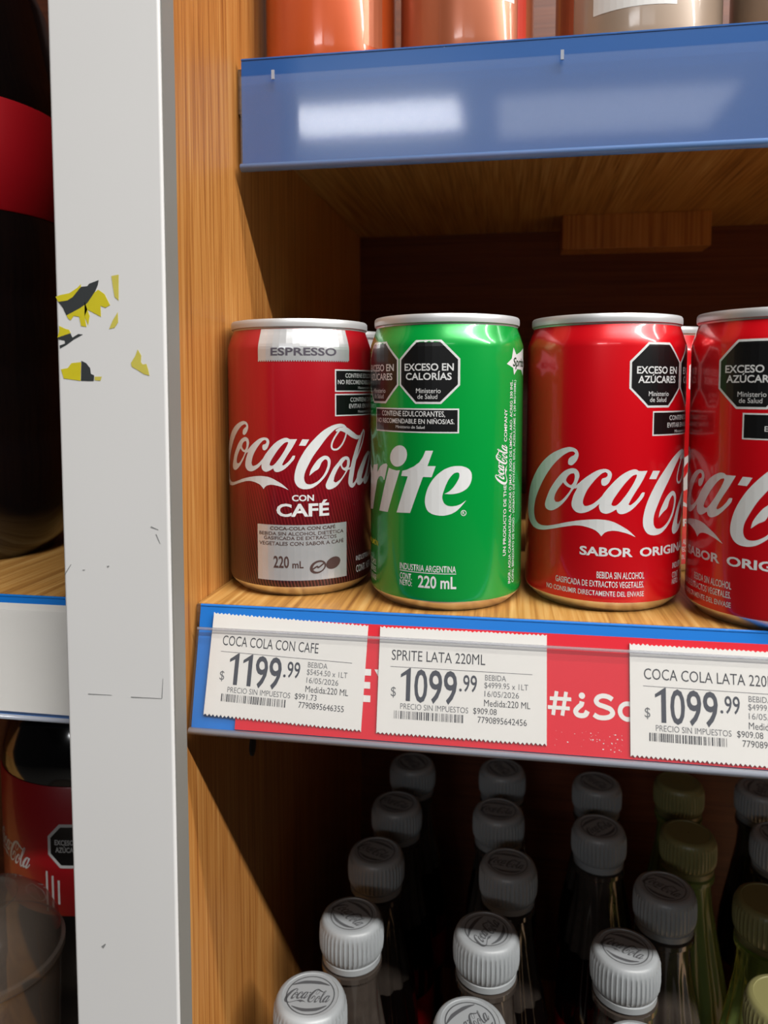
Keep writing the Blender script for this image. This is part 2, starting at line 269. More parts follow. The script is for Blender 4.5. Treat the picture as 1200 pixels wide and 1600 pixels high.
SPR = {'dot': [[-11.526, 53.89], [-11.502, 54.735], [-11.66, 55.526], [-11.992, 56.22], [-12.486, 56.781], [-13.121, 57.177], [-13.869, 57.387], [-14.697, 57.397], [-15.565, 57.205], [-16.431, 56.821], [-17.244, 56.263], [-17.956, 55.562], [-18.518, 54.756], [-18.888, 53.891], [-19.037, 53.016], [-18.953, 52.179], [-18.641, 51.428], [-18.128, 50.802], [-17.452, 50.336], [-16.661, 50.051], [-15.803, 49.962], [-14.929, 50.072], [-14.084, 50.373], [-13.31, 50.849], [-12.641, 51.474], [-12.107, 52.216], [-11.73, 53.035]], 'i': [[-19.691, 49.284], [-17.949, 48.853], [-16.031, 48.62], [-14.43, 48.797], [-20.263, 33.667], [-25.632, 33.453]], 'r': [[-30.96, 49.392], [-26.797, 50.015], [-27.17, 46.993], [-24.966, 49.309], [-22.88, 50.359], [-21.018, 50.703], [-20.418, 50.115], [-22.221, 44.752], [-22.603, 44.714], [-23.164, 45.621], [-24.344, 45.985], [-25.958, 45.496], [-27.249, 44.057], [-28.612, 40.629], [-31.936, 33.065], [-38.102, 32.25], [-34.932, 41.48]], 't': [[-4.677, 55.938], [-2.057, 55.999], [-3.962, 50.746], [-1.111, 50.82], [-2.542, 47.013], [-5.534, 46.999], [-10.235, 34.358], [-15.886, 34.029], [-11.186, 46.92], [-13.846, 46.897], [-13.392, 48.648], [-11.264, 49.309], [-8.835, 50.461], [-6.846, 51.935], [-5.56, 53.826]], 'e': [[1.864, 41.493], [3.749, 41.387], [5.882, 41.6], [8.036, 42.342], [9.595, 43.386], [10.694, 45.047], [11.159, 47.03], [10.888, 48.724], [9.858, 49.973], [7.974, 50.768], [5.82, 50.939], [3.39, 50.481], [0.972, 49.235], [-1.461, 47.043], [-3.309, 44.375], [-4.398, 41.558], [-4.801, 39.068], [-4.538, 36.916], [-3.584, 35.261], [-1.71, 34.32], [1.052, 34.03], [3.486, 34.434], [5.617, 35.452], [7.453, 37.125], [9.217, 39.244], [7.138, 37.899], [4.993, 37.301], [3.164, 37.388], [1.944, 38.051], [1.268, 39.271], [1.109, 40.498], [1.466, 42.04], [2.214, 44.198], [3.413, 46.658], [4.922, 48.344], [6.14, 48.737], [6.757, 48.335], [6.765, 47.11], [6.161, 45.737], [4.95, 43.904], [3.439, 42.368]], 'reg': [8.34, 34.951]}
TXT = {'sprite': [['EXCESO EN', -12.27, 4.81, 82.78, 2.41, 2, 'w'], ['CALORÍAS', -11.49, 3.98, 79.66, 2.41, 2, 'w'], ['Ministerio', -7.46, -0.05, 75.11, 1.48, 0, 'w'], ['de Salud', -7.09, -0.81, 73.4, 1.45, 0, 'w'], ['CONTIENE EDULCORANTES,', -23.55, 1.92, 67.46, 1.79, 1, 'w'], ['NO RECOMENDABLE EN NIÑOS/AS.', -26.75, 5.01, 65.03, 1.58, 1, 'w'], ['Ministerio de Salud', -16.23, -5.0, 63.33, 0.98, 0, 'w'], ['INDUSTRIA ARGENTINA', -14.38, 5.88, 14.55, 2.19, 1, 'w'], ['CONT.', -14.37, -9.51, 11.17, 2.13, 1, 'w'], ['NETO:', -14.37, -9.5, 8.98, 1.93, 1, 'w'], ['220 mL', -7.17, 6.01, 9.01, 4.1, 2, 'w']], 'coke': [['EXCESO EN', 7.17, 24.47, 81.76, 2.35, 2, 'w'], ['AZÚCARES', 7.46, 23.84, 78.69, 2.23, 2, 'w'], ['Ministerio', 11.16, 20.23, 74.38, 1.79, 0, 'w'], ['de Salud', 11.59, 19.39, 72.23, 1.71, 0, 'w'], ['SABOR', -10.57, 7.33, 20.47, 3.01, 3, 'w'], ['ORIGINAL', 9.7, 25.11, 20.09, 2.85, 3, 'w'], ['BEBIDA SIN ALCOHOL', -4.73, 11.46, 12.6, 2.28, 1, 'w'], ['GASIFICADA DE EXTRACTOS VEGETALES.', -19.39, 11.39, 9.57, 2.08, 1, 'w'], ['NO CONSUMIR DIRECTAMENTE DEL ENVASE', -23.4, 11.46, 6.56, 1.7, 1, 'w']], 'cafe': [['ESPRESSO', -3.11, 21.19, 88.88, 2.82, 2, 'grey'], ['CON', 4.27, 12.26, 36.13, 2.22, 3, 'w'], ['CAFÉ', -1.5, 17.99, 30.57, 4.56, 3, 'w'], ['COCA-COLA CON CAFÉ', -4.07, 20.51, 25.48, 1.19, 2, 'brown'], ['BEBIDA SIN ALCOHOL DIETÉTICA', -8.59, 24.03, 23.52, 1.23, 1, 'brown'], ['GASIFICADA DE EXTRACTOS', -6.62, 20.91, 21.86, 1.23, 1, 'brown'], ['VEGETALES CON SABOR A CAFÉ', -8.65, 24.01, 19.8, 1.3, 1, 'brown'], ['220', -2.82, 3.02, 11.6, 4.23, 2, 'brown'], ['mL', 4.24, 8.29, 11.48, 2.54, 2, 'brown']]}
SIM = [[1.1791789414946667, 1.214160148295813], [4.307748522992878, -21.871240790307176]]
STICK = {'k1': [[-138.92, 26.44], [-135.83, 26.81], [-133.95, 27.89], [-131.11, 30.9], [-128.97, 31.08], [-128.34, 31.82], [-125.13, 32.85], [-125.48, 31.34], [-126.6, 29.14], [-129.13, 25.85], [-131.92, 24.22], [-136.28, 22.19], [-137.44, 24.59]], 'y1': [[-139.8, 28.0], [-138.24, 28.53], [-135.15, 29.03], [-132.34, 30.65], [-131.09, 31.74], [-131.17, 30.85], [-133.96, 27.84], [-135.83, 26.75], [-138.92, 26.39]], 'y2': [[-136.28, 22.19], [-131.92, 24.22], [-129.13, 25.85], [-126.6, 29.14], [-125.37, 29.95], [-123.29, 28.52], [-121.57, 25.16], [-123.1, 24.36], [-124.75, 24.94], [-124.69, 21.6], [-126.27, 19.39], [-128.15, 17.74], [-130.93, 16.51], [-132.44, 17.23], [-131.47, 18.9], [-132.0, 21.71], [-133.83, 22.01], [-134.95, 20.63], [-135.7, 21.2]], 'h2': [[-130.03, 26.42], [-129.19, 23.9], [-128.48, 21.93], [-129.02, 19.15], [-129.65, 18.59], [-130.17, 21.68]], 'y3': [[-120.88, 34.0], [-118.47, 34.36], [-118.68, 26.5], [-120.0, 27.63], [-120.51, 30.96]], 'y4': [[-119.07, 22.9], [-119.0, 19.85], [-120.25, 18.2], [-122.07, 17.8], [-120.79, 20.43]], 'y5': [[-138.85, 18.99], [-137.03, 18.12], [-135.5, 17.68], [-135.07, 16.69], [-137.72, 15.88], [-139.59, 15.33], [-138.91, 17.3]], 'k2': [[-139.6, 15.19], [-135.08, 16.55], [-134.5, 15.28], [-132.47, 16.38], [-130.94, 16.23], [-134.06, 14.71], [-136.57, 13.05], [-138.77, 11.93], [-138.9, 12.92], [-137.02, 13.47], [-137.15, 14.46], [-138.99, 14.76]], 'y6': [[-138.68, 5.42], [-136.34, 5.83], [-135.05, 7.38], [-131.81, 7.65], [-132.14, 1.85], [-137.84, 2.57]], 'k3': [[-131.65, 8.07], [-130.13, 7.36], [-128.8, 5.8], [-128.55, 3.97], [-127.49, 3.54], [-127.69, 1.76], [-131.99, 1.85]], 'y7': [[-127.35, 3.12], [-124.91, 3.11], [-125.4, 1.85], [-127.32, 1.99]], 'y8': [[-112.76, 11.45], [-111.61, 9.49], [-111.81, 7.55], [-111.23, 6.85], [-110.03, 6.98], [-109.47, 5.31], [-109.07, 3.36], [-111.0, 3.92], [-112.77, 5.04], [-114.84, 6.17], [-115.11, 7.28], [-113.56, 9.51]]}


# ------------------------------------------------------------------ the setting
def zc(z): return z + EYE
def wbox(name, x0, x1, y0, y1, z0, z1, mat, parent=None, bevel=0.): return box(name, x0, x1, y0, y1, z0, z1, mat, parent, bevel)
FLOOR = -EYE
fl = box('floor', -3, 3, -5, .70, -.05, 0, 'floor'); fl['kind'] = 'structure'
ce = box('ceiling', -3, 3, -5, .70, EYE + 1.2, EYE + 1.25, 'floor'); ce['kind'] = 'structure'
wl = box('wall_back', -3, 3, .62, .70, 0, EYE + 1.2, 'white_paint'); wl['kind'] = 'structure'

frame = thing('shelving_frame', 'oak-look shelving frame with a white front post dividing the two drink bays', 'shelving', (0, 0, 0))
def fb(name, x0, x1, y0, y1, z0, z1, mat, parent=frame, bevel=0.): return box(name, x0, x1, y0, y1, z0, z1, mat, parent, bevel)
fb('side_panel', -.125, -.1092, .2245, .575, -EYE, .75, 'wood_v')
fb('side_panel', -.1375, -.1255, .2245, .575, -EYE, .75, 'wood_v')
fb('side_panel', .80, .818, .2245, .575, -EYE, .75, 'wood_v')
fb('back_panel', -.1092, .80, .56, .572, -EYE, .75, 'wood_back')
fb('back_panel', -1.0, -.1375, .56, .572, -EYE, .75, 'wood_back')
fb('side_panel', -1.018, -1.0, .2245, .575, -EYE, .75, 'wood_v')
bm = bmesh.new(); bmesh.ops.create_cone(bm, cap_ends=True, segments=20, radius1=.0032, radius2=.0032, depth=.0012)
for v in bm.verts: v.co = Vector((-.1088 + v.co.z, .309 + v.co.x, -.157 + v.co.y * 1.4))
from_bm('pin_hole_shade', bm, 'tape_black', frame)  # black disc painted in for the shade inside a shelf-pin hole
# white post: a folded metal cover over the front edges of the two uprights
def post_profile():
    out = []; r = .0009; x0, x1, y0, y1 = -.1399, -.1036, .22, .2285; t = .0028
    def arc(cx, cy, a0, a1): return [(cx + r * math.cos(a0 + (a1 - a0) * i / 5), cy + r * math.sin(a0 + (a1 - a0) * i / 5)) for i in range(6)]
    out += [(x0, y1)] + arc(x0 + r, y0 + r, PI, 1.5 * PI) + arc(x1 - r, y0 + r, 1.5 * PI, 2 * PI) + [(x1, y1), (x1 - t, y1), (x1 - t, y0 + t + .0012), (x0 + .0022, y0 + t + .0012), (x0 + .0022, y1)]
    return out
bm = bmesh.new(); pr = post_profile(); a = [bm.verts.new((x, y, -EYE)) for x, y in pr]; b = [bm.verts.new((x, y, .75)) for x, y in pr]
for i in range(len(pr)): bm.faces.new((a[i], a[(i + 1) % len(pr)], b[(i + 1) % len(pr)], b[i]))
bm.faces.new(a); bm.faces.new(b[::-1])
post = from_bm('front_post', bm, 'white_paint', frame); post['label'] = 'white painted metal front post with torn tape scraps'
sg = fb('edge_strip', -.1036, -.1031, .2209, .2290, -EYE, .75, 'edge_grey'); sg['label'] = 'grey strip along the post side'
def on_post(name, pts, mat, off, holes=(), smooth=False):
    bm = flat_poly([pts] + list(holes), smooth)
    for v in bm.verts: v.co = Vector((v.co.x * .001, .22 - off, v.co.y * .001))
    r = bmesh.ops.extrude_face_region(bm, geom=bm.faces[:])
    for v in [g for g in r['geom'] if isinstance(g, bmesh.types.BMVert)]: v.co.y -= .00008
    return from_bm(name, bm, mat, post)
for key, pts in STICK.items():
    if key[0] == 'h': continue
    if key == 'y2': on_post('tape_scrap', pts, 'tape_yellow', .00002, [STICK['h2']])
    else: on_post('tape_scrap', pts, 'tape_black' if key[0] == 'k' else ('tape_yellow' if key in ('y1', 'y5', 'y6') else 'tape_yellow_pale'), .00002)
def scuff(p, q, w):
    d = (Vector(q) - Vector(p)); nn = Vector((-d.y, d.x)).normalized() * w / 2; p, q = Vector(p), Vector(q)
    on_post('scuff_mark', [tuple(p + nn), tuple(p - nn), tuple(q - nn * .4), tuple(q + nn * .4)], 'grey_scuff', .00001)
for s in (((-139.4, -59.9), (-137.2, -56.7), .35), ((-133.2, -58.4), (-132.4, -58.3), .4), ((-124.7, -57), (-124.1, -56.7), .6), ((-132.5, -98.9), (-124.3, -98.75), .25), ((-117.7, -98.95), (-107.2, -98.7), .3), ((-107.2, -98.7), (-106.7, -92.2), .25), ((-130, -184.6), (-128.8, -183.3), .9), ((-109.7, -43.7), (-107.2, -44.6), .4), ((-108, -46), (-106.7, -49), .3)): scuff(*s)

def frame_shelf(name, label, x0, x1, yf, top, thick=.018, mat='wood_y', knob=False):
    t = thing(name, label, 'shelf', ((x0 + x1) / 2, yf, top - thick)); inv = Vector(t.location)
    b = box('board', x0 - inv.x, x1 - inv.x, .0012, .5595 - yf, 0, thick, mat, t)
    e = box('front_edge', x0 - inv.x, x1 - inv.x, 0, .0012, .0002, thick - .0002, 'wood_edge', t)
    return t
sh_mid = frame_shelf('shelf', 'oak-look shelf carrying the small drink cans', -.1090, .7998, .2525, -.0775)
sh_top = frame_shelf('shelf', 'oak-look shelf above the cans behind the empty blue rail', -.1090, .7998, .3025, .128)
inv = Vector(sh_top.location)
box('support_block', .0335 - inv.x, .1245 - inv.x, .508 - .3025, .53 - .3025, -.0218, 0, 'wood_v', sh_top, .0006)
frame_shelf('shelf', 'oak-look shelf below the price rail holding the capped cola bottles', -.1090, .7998, .2425, -.45)
frame_shelf('shelf', 'oak-look shelf of the neighbouring bay under the big dark bottle', -.9998, -.1380, .2525, -.0775)
frame_shelf('shelf', 'lower shelf of the neighbouring bay under the red-labelled bottle', -.9998, -.1380, .2425, -.43)

# ------------------------------------------------------------------ price rails
def rail_frame(T, B):
    T, B = Vector(T), Vector(B); e = (B - T).normalized(); n = Vector((e.y, -e.x)); return T, e, n, (B - T).length
def make_rail(name, label, T, B, x0, x1, blue, cover, t_cover, lipmat='lip', lipr=.0016, bead=True):
    T, e, n, L = rail_frame(T, B)
    t = thing(name, label, 'price rail', (x0, T.x, T.y)); Z = Vector((T.x, T.y))
    q = lambda tt, off: tuple(T + e * tt + n * off - Z)
    w = x1 - x0
    extrude_x('back_plate', [q(0, 0), q(L, 0), q(L, -.0014), q(.0005, -.0014)], 0, w, blue, t)
    extrude_x('top_bead', [q(-.0004, -.0014), q(-.0004, .0), q(-.0001, .00025), q(.0003, .00025), q(.0005, 0), q(.0, -.0014)], 0, w, blue, t)
    extrude_x('clear_cover', [q(t_cover, .0022), q(L - .0006, .0022), q(L - .0006, .0029), q(t_cover, .0029)], .0004, w, cover, t)
    if bead:
        pts = [q(t_cover - .0003 + .0005 * math.sin(i * PI / 4), .00255 + .0005 * math.cos(i * PI / 4)) for i in range(8)]
        extrude_x('cover_bead', pts, .0004, w, 'bead', t, True)
    pts = [q(L + .0004 + lipr * .75 * math.sin(a), .0014 + lipr * math.cos(a)) for a in [i * 2 * PI / 12 for i in range(12)]]
    lp = extrude_x('bottom_lip', pts, 0, w, lipmat, t, True)
    return t, T, e, n, L
T0, B0 = (.2505, -.0772), (.2403, -.1178)
rail, T, e, n, L = make_rail('price_rail', 'blue tilted price rail with clear cover under the cans', T0, B0, -.1066, .7990, 'blue', 'cover', .0082)
make_rail('price_rail', 'blue price rail of the neighbouring bay filled with a white strip', T0, B0, -.9990, -.1405, 'blue', 'cover', .0050, 'lip', .0012, False)
Tu, Bu = (.2995, .1301), (.2998, .0880)
railu, Tu_, eu, nu, Lu = make_rail('price_rail', 'empty blue price rail on the upper shelf with pale reflections', Tu, Bu, -.1066, .7990, 'blue_dark', 'cover_up', .0075, 'lip_blue', .0022, False)
for xx in (-.0925, .0185): box('cover_clip', xx + .1066 - .0006, xx + .1066 + .0006, -.0034, -.0028, -.0095, -.0060, 'lip', railu)

def plate_mat(off): # 2D (mm along X, mm down the plate) to world
    def f(v): 
        p = T + e * (v.y * .001) + n * (off + v.z * .001)
        return Vector((v.x * .001, p.x, p.y + EYE))
    return f
def on_plate(name, bm, off, mat, parent=None, thick=0., local=None):
    f = plate_mat(off); fb_ = plate_mat(off - thick)
    if local:
        for v in bm.verts: v.co = local(v.co)
    if thick:
        r = bmesh.ops.extrude_face_region(bm, geom=bm.faces[:]); back = {v for v in r['geom'] if isinstance(v, bmesh.types.BMVert)}
    else: back = set()
    for v in bm.verts: v.co = (fb_ if v in back else f)(v.co)
    o = Vector(parent.location) if parent is not None else Vector()
    for v in bm.verts: v.co -= o
    return from_bm(name, bm, mat, parent)
def price_digits(body, x0, x1, ybase, h):
    n_ = len(body); w = (x1 - x0) / n_; out = []
    for i, c in enumerate(body):
        a = x0 + w * i
        if c == '1':
            st = w * .30; r_ = a + w * .80; bm = poly_bm([(r_ - st, ybase), (r_ - st, ybase - h * .80), (a + w * .12, ybase - h * .70), (a + w * .12, ybase - h * .80), (r_ - st * .3, ybase - h), (r_, ybase - h), (r_, ybase)])
        else: bm = on_plate_flip(c, a + w * .06, a + w * .96, ybase, h * .97, .012)
        out.append(bm)
    return out
def on_plate_flip(body, x0, x1, ybase, h, bold=0, spacing=1.):
    bm = text_fit(body, x0, x1, -ybase, h, bold, spacing)
    for v in bm.verts: v.co.y = -v.co.y
    return bm
stp = thing('printed_strip', 'red printed shelf strip with white lettering behind the price tickets', 'shelf strip', (-.0907, .2440, -.0990))
on_plate('strip_sheet', rect_bm(-90.7, 798, 3.7, 40.9), .0007, 'red_print', stp, .0003)
def sl(pts, w):     # strokes of the rounded slogan letters, measured in 0.0264 mm steps along the strip
    return stroke([(13.85 + (x - 118) * .0264, 21.9 + (y - 300 - (x - 118) * .06) * .0264) for x, y in pts], [w * .0264] * len(pts))
def lift(bm, dz):
    for v in bm.verts: v.co.z += dz
    return bm
def ringpts(cx, cy, r): return [(13.85 + (cx + r * math.cos(a) - 118) * .0264, 21.9 + (cy + r * math.sin(a) - 300 - (cx - 118) * .06) * .0264) for a in [k_ * PI / 16 for k_ in range(32)]]
lt = [join([sl([(224, 300), (182, 578)], 44), sl([(337, 308), (292, 585)], 44), lift(sl([(142, 382), (398, 395)], 44), .05), lift(sl([(120, 485), (380, 503)], 44), .05)]),
      join([flat_poly([ringpts(525, 352, 37)], False), sl([(526, 420), (515, 458), (478, 490), (450, 530), (470, 570), (520, 584), (565, 572), (590, 530)], 58)]),
      sl([(882, 396), (835, 366), (775, 354), (718, 370), (692, 412), (720, 452), (790, 478), (858, 508), (884, 555), (850, 594), (785, 608), (715, 600), (664, 570)], 56),
      flat_poly([ringpts(1060, 534, 117), ringpts(1060, 534, 64)], False),
      on_plate_flip('E', -49.9, -44.2, 28.6, 10.2, 3), on_plate_flip('Y', -43.2, -35.0, 28.6, 10.2, 3)]
for b_ in lt: on_plate('letter', b_, .00076, 'strip_white', stp)
# specks of wear near the lower edge of the red strip
sp = []
for i in range(46):
    x = 24 + 14 * random.random() ** .7 if i > 14 else 15 + 22 * random.random(); y = 33.5 + 5.5 * random.random(); s = .08 + .22 * random.random() ** 2; sp.append(rect_bm(x, x + s * 1.5, y, y + s))
wear = on_plate('worn_specks', join(sp), .00075, 'strip_white', stp); wear['kind'] = 'stuff'

def ticket(label, x, y, ang, title, title_x1, price, per, tax, code, seed):
    rnd = random.Random(seed); W, H = 55.2, 34.9; ca, sa = math.cos(ang), math.sin(ang)
    loc = lambda v: Vector((x + v.x * ca - v.y * sa, y + v.x * sa + v.y * ca, 0))
    c = T + e * ((y + H) * .001) + n * .0012
    tk = thing('price_ticket', label, 'price ticket', ((x + W / 2) * .001, c.x, c.y), 'paper price tickets in the shelf rail')
    pts = []; k = 40
    for i in range(k): pts += [(W * i / k, .0 + .25 * rnd.random()), (W * (i + .5) / k, .75 - .2 * rnd.random())]
    pts.append((W, .2)); pts2 = []
    for i in range(k): pts2 += [(W * (1 - i / k), H - .2 * rnd.random()), (W * (1 - (i + .5) / k), H - .95 + .2 * rnd.random())]
    pts2.append((0, H - .3))
    on_plate('paper', flat_poly([pts + pts2], False), .0013, 'paper', tk, .0003, loc)
    o = .00134; tx = on_plate_flip
    on_plate('title_print', tx(title, 4.3, title_x1, 10.9, 3.3, 0), o, 'ink', tk, 0, loc)
    on_plate('rule_print', rect_bm(4.0, 50.6, 12.95, 13.12), o, 'ink_light', tk, 0, loc)
    on_plate('price_print', join(price_digits(price, 7.0, 26.5, 23.8, 10.6) + [tx('.', 27.0, 27.9, 19.6, 5.0, 1), tx('99', 28.3, 32.8, 19.6, 5.2, 1)]), o, 'ink_price', tk, 0, loc)
    on_plate('small_print', join([tx('$', 4.4, 6.1, 22.5, 3.0), tx('BEBIDA', 35.4, 42.2, 15.7, 1.75), tx(per, 35.2, 49.3, 18.1, 1.8), tx('16/05/2026', 35.3, 46.4, 20.8, 1.8), tx('PRECIO SIN IMPUESTOS', 7.7, 30.1, 26.4, 1.8)]), o, 'ink_light', tk, 0, loc)
    on_plate('code_print', join([tx('Medida:220 ML', 35.2, 50.0, 23.8, 2.05), tx(tax, 31.7, 39.3, 26.35, 1.85), tx(code, 33.2, 33.2 + 1.208 * len(code), 29.1, 1.95)]), o, 'ink', tk, 0, loc)
    bars = []; bx = 5.7
    while bx < 28.6:
        w = rnd.choice((.14, .14, .2, .3, .42)); bars.append(rect_bm(bx, bx + w, 27.0, 29.55)); bx += w + rnd.choice((.16, .22, .22, .34, .5))
    on_plate('barcode', join(bars), o, 'ink', tk, 0, loc)
    return tk
ticket('white price ticket marked 1199.99 under the coffee can', -101.0, 2.2, .030, 'COCA COLA CON CAFE', 38.6, '1199', '$5454.50 x 1LT', '$991.73', '7790895646355', 1)
ticket('white price ticket marked 1099.99 under the green can', -41.7, 4.0, -.001, 'SPRITE LATA 220ML', 35.4, '1099', '$4999.95 x 1LT', '$909.08', '7790895642456', 2)
ticket('white price ticket marked 1099.99 cut off at the right frame edge', 39.5, 5.3, .007, 'COCA COLA LATA 220ML', 45.4, '1099', '$4999.95 x 1LT', '$909.08', '7790895', 3)
# white strip in the neighbouring rail
wst = thing('white_strip', 'plain white strip filling the rail of the neighbouring bay', 'shelf strip', (-.57, .2440, -.0990))
on_plate('strip_sheet', rect_bm(-998, -140.8, 2.6, 40.4), .0012, 'paper', wst, .0006)

# ------------------------------------------------------------------ small cans
R = 28.0
PROF = [(22.0, 0.3), (23.0, 0.0), (23.9, .35), (25.2, 1.6), (26.6, 2.9), (27.5, 4.0), (28.0, 5.6), (28.0, 91.0), (27.85, 92.4), (27.4, 93.8), (26.8, 95.6), (26.1, 97.4), (25.8, 98.4)]
def can_r(z):
    if z <= 5.6: 
        pts = PROF[2:7]
    else: pts = PROF[6:]
    for (r0, z0), (r1, z1) in zip(pts, pts[1:]):
        if z0 <= z <= z1: return r0 + (r1 - r0) * (z - z0) / (z1 - z0)
    return pts[-1][0] if z > pts[-1][1] else pts[0][0]
def refine(seg):
    out = []
    for (r0, z0), (r1, z1) in zip(seg, seg[1:]): out.append((r0, z0))
    out.append(seg[-1]); return [(r * .001, z * .001) for r, z in out]
def can_shell(t, paint, base_mat='can_metal'):
    lathe('body', refine([(27.65, 4.3)] + PROF[6:]), paint, t, 96)
    lathe('base', refine([(0.01, 5.0), (14, 4.0), (19.5, 1.6), (21.2, .5)] + PROF[0:6] + [(27.65, 4.3)]), base_mat, t, 96)
    lid = lathe('lid', refine([(25.8, 98.4), (25.95, 98.9), (26.45, 99.2), (26.55, 100.4), (26.45, 101.5), (26.1, 102.0), (25.7, 101.9), (25.4, 101.2), (24.6, 97.2), (23.6, 96.6), (22.6, 97.6), (12, 97.8), (.01, 97.8)]), 'lid_metal', t, 96)
    bm = bmesh.new(); pts = [(5.5 * math.sin(a) * (1 if math.cos(a) > 0 else 1.1), -2 + 11 * math.cos(a)) for a in [i * 2 * PI / 24 for i in range(24)]]
    bm.faces.new([bm.verts.new((x * .001, y * .001, .0983)) for x, y in pts]); r = bmesh.ops.extrude_face_region(bm, geom=bm.faces[:])
    for v in [g for g in r['geom'] if isinstance(g, bmesh.types.BMVert)]: v.co.z += .0009
    from_bm('pull_tab', bm, 'can_metal', lid)
def put(name, bms, mat, t, eps): return print_on(name, join(bms) if len(bms) != 1 else bms[0], can_r, R, eps, mat, t, 90.5)
def octagon(cx, cz, hw, hh, k=.414): return [(cx - hw * k, cz - hh), (cx + hw * k, cz - hh), (cx + hw, cz - hh * k), (cx + hw, cz + hh * k), (cx + hw * k, cz + hh), (cx - hw * k, cz + hh), (cx - hw, cz + hh * k), (cx - hw, cz - hh * k)]
def warning(t, cx, cz, w2, h2, words):
    """black octagon with white rim and lettering; words are placed relative to the centre, drawn 21.4 mm wide"""
    o = put('warning_octagon', [poly_bm(octagon(cx, cz, w2, h2))], 'print_white', t, .05); b = .75
    print_on('octagon_field', poly_bm(octagon(cx, cz, w2 - b, h2 - b)), can_r, R, .09, 'print_black', o, 90.5)
    l1, l2 = words; tt = [text_fit(l1, cx - 8.6, cx + 8.6, cz + .5, 2.35, 2), text_fit(l2, cx - 8.1, cx + 7.9, cz - 2.6, 2.3, 2), text_fit('Ministerio', cx - 4.2, cx + 4.3, cz - 7.05, 1.6, 0), text_fit('de Salud', cx - 3.7, cx + 3.2, cz - 9.0, 1.55, 0)]
    print_on('octagon_lettering', join(tt), can_r, R, .13, 'print_white', o)
def notice(t, x0, x1, z0, z1, lines):
    o = put('warning_box', [rect_bm(x0, x1, z0, z1)], 'print_white', t, .05); b = .5
    print_on('box_field', rect_bm(x0 + b, x1 - b, z0 + b, z1 - b), can_r, R, .09, 'print_black', o)
    print_on('box_lettering', join([text_fit(*q) for q in lines]), can_r, R, .13, 'print_white', o)
def texts(t, name, items, mat, eps=.07):
    put(name, [text_fit(s, a, b, z, h, bo) for s, a, b, z, h, bo in items], mat, t, eps)
def tr(p, sx=1., sz=1., ox=0., oz=0.): return [(q[0] * sx + ox, q[1] * sz + oz) for q in p]
def script_logo(sx=1., sz=1., ox=0., oz=0.):
    """the flowing white script, as flat pieces"""
    g = lambda k: tr(LOGO[k], sx, sz, ox, oz); w = (sx + sz) / 2
    out = [flat_poly([g('C1')]), flat_poly([g('o1')] + [tr(h, sx, sz, ox, oz) for h in LOGO['o1h']]), flat_poly([g('link')]), flat_poly([g('c')]), flat_poly([g('a')] + [tr(h, sx, sz, ox, oz) for h in LOGO['ah']]), flat_poly([g('hy')], False), flat_poly([g('C2')])]
    out.append(stroke(g('loop'), [x * w for x in (.5, .75, .8, .8, .8, .8, .8, .8, .8, .8, .8, .5)]))
    out.append(stroke(tr([(28.9, 52.6), (31.4, 53.3), (34.6, 52.6), (38.0, 50.6), (41.5, 49.2), (45.0, 49.9)], sx, sz, ox, oz), [x * w for x in (.6, 1.6, 2.5, 2.6, 1.8, .5)]))
    out.append(flat_poly([g('o2')] + [tr(h, sx, sz, ox, oz) for h in LOGO['o2h']]))
    out.append(stroke(tr([(34.6, 35.6), (36.0, 35.2), (37.6, 35.9), (39.0, 37.2)], sx, sz, ox, oz), [x * w for x in (.8, .8, .9, .6)]))
    out.append(stroke(tr([(46.2, 51.8), (44.2, 49.2), (41.6, 44.4), (39.2, 38.6), (37.6, 33.0), (36.9, 29.0), (38.0, 27.4), (40.0, 28.6), (42.2, 31.5)], sx, sz, ox, oz), [x * w for x in (.8, 1.6, 2.4, 2.7, 2.9, 2.8, 2.0, 1.2, .7)]))
    out.append(stroke(tr([(38.8, 37.0), (42.6, 42.0), (46.0, 47.6), (47.4, 51.0), (46.6, 52.2), (45.6, 51.2)], sx, sz, ox, oz), [x * w for x in (.7, .8, .8, .9, .9, .8)]))
    a2 = [(q[0] + 45.2, q[1] - 7.7 + .0) for q in LOGO['a']]; ah2 = [[(q[0] + 45.2, q[1] - 7.7) for q in h] for h in LOGO['ah']]
    out.append(flat_poly([tr(a2, sx, sz, ox, oz)] + [tr(h, sx, sz, ox, oz) for h in ah2]))
    return out
COKE_T = [tuple(q[:6]) for q in TXT['coke']]; SPR_T = [tuple(q[:6]) for q in TXT['sprite']]; CAF_T = TXT['cafe']
INDUSTRIA = lambda x: [('INDUSTRIA ARGENTINA', x, x + 20.3, 14.5, 2.0, 1), ('CONT.', x, x + 4.9, 11.2, 2.0, 1), ('NETO:', x, x + 4.9, 8.9, 1.9, 1), ('220 mL', x + 7.2, x + 20.4, 9.0, 4.0, 2)]
NIN = 'NIÑOS/AS.'
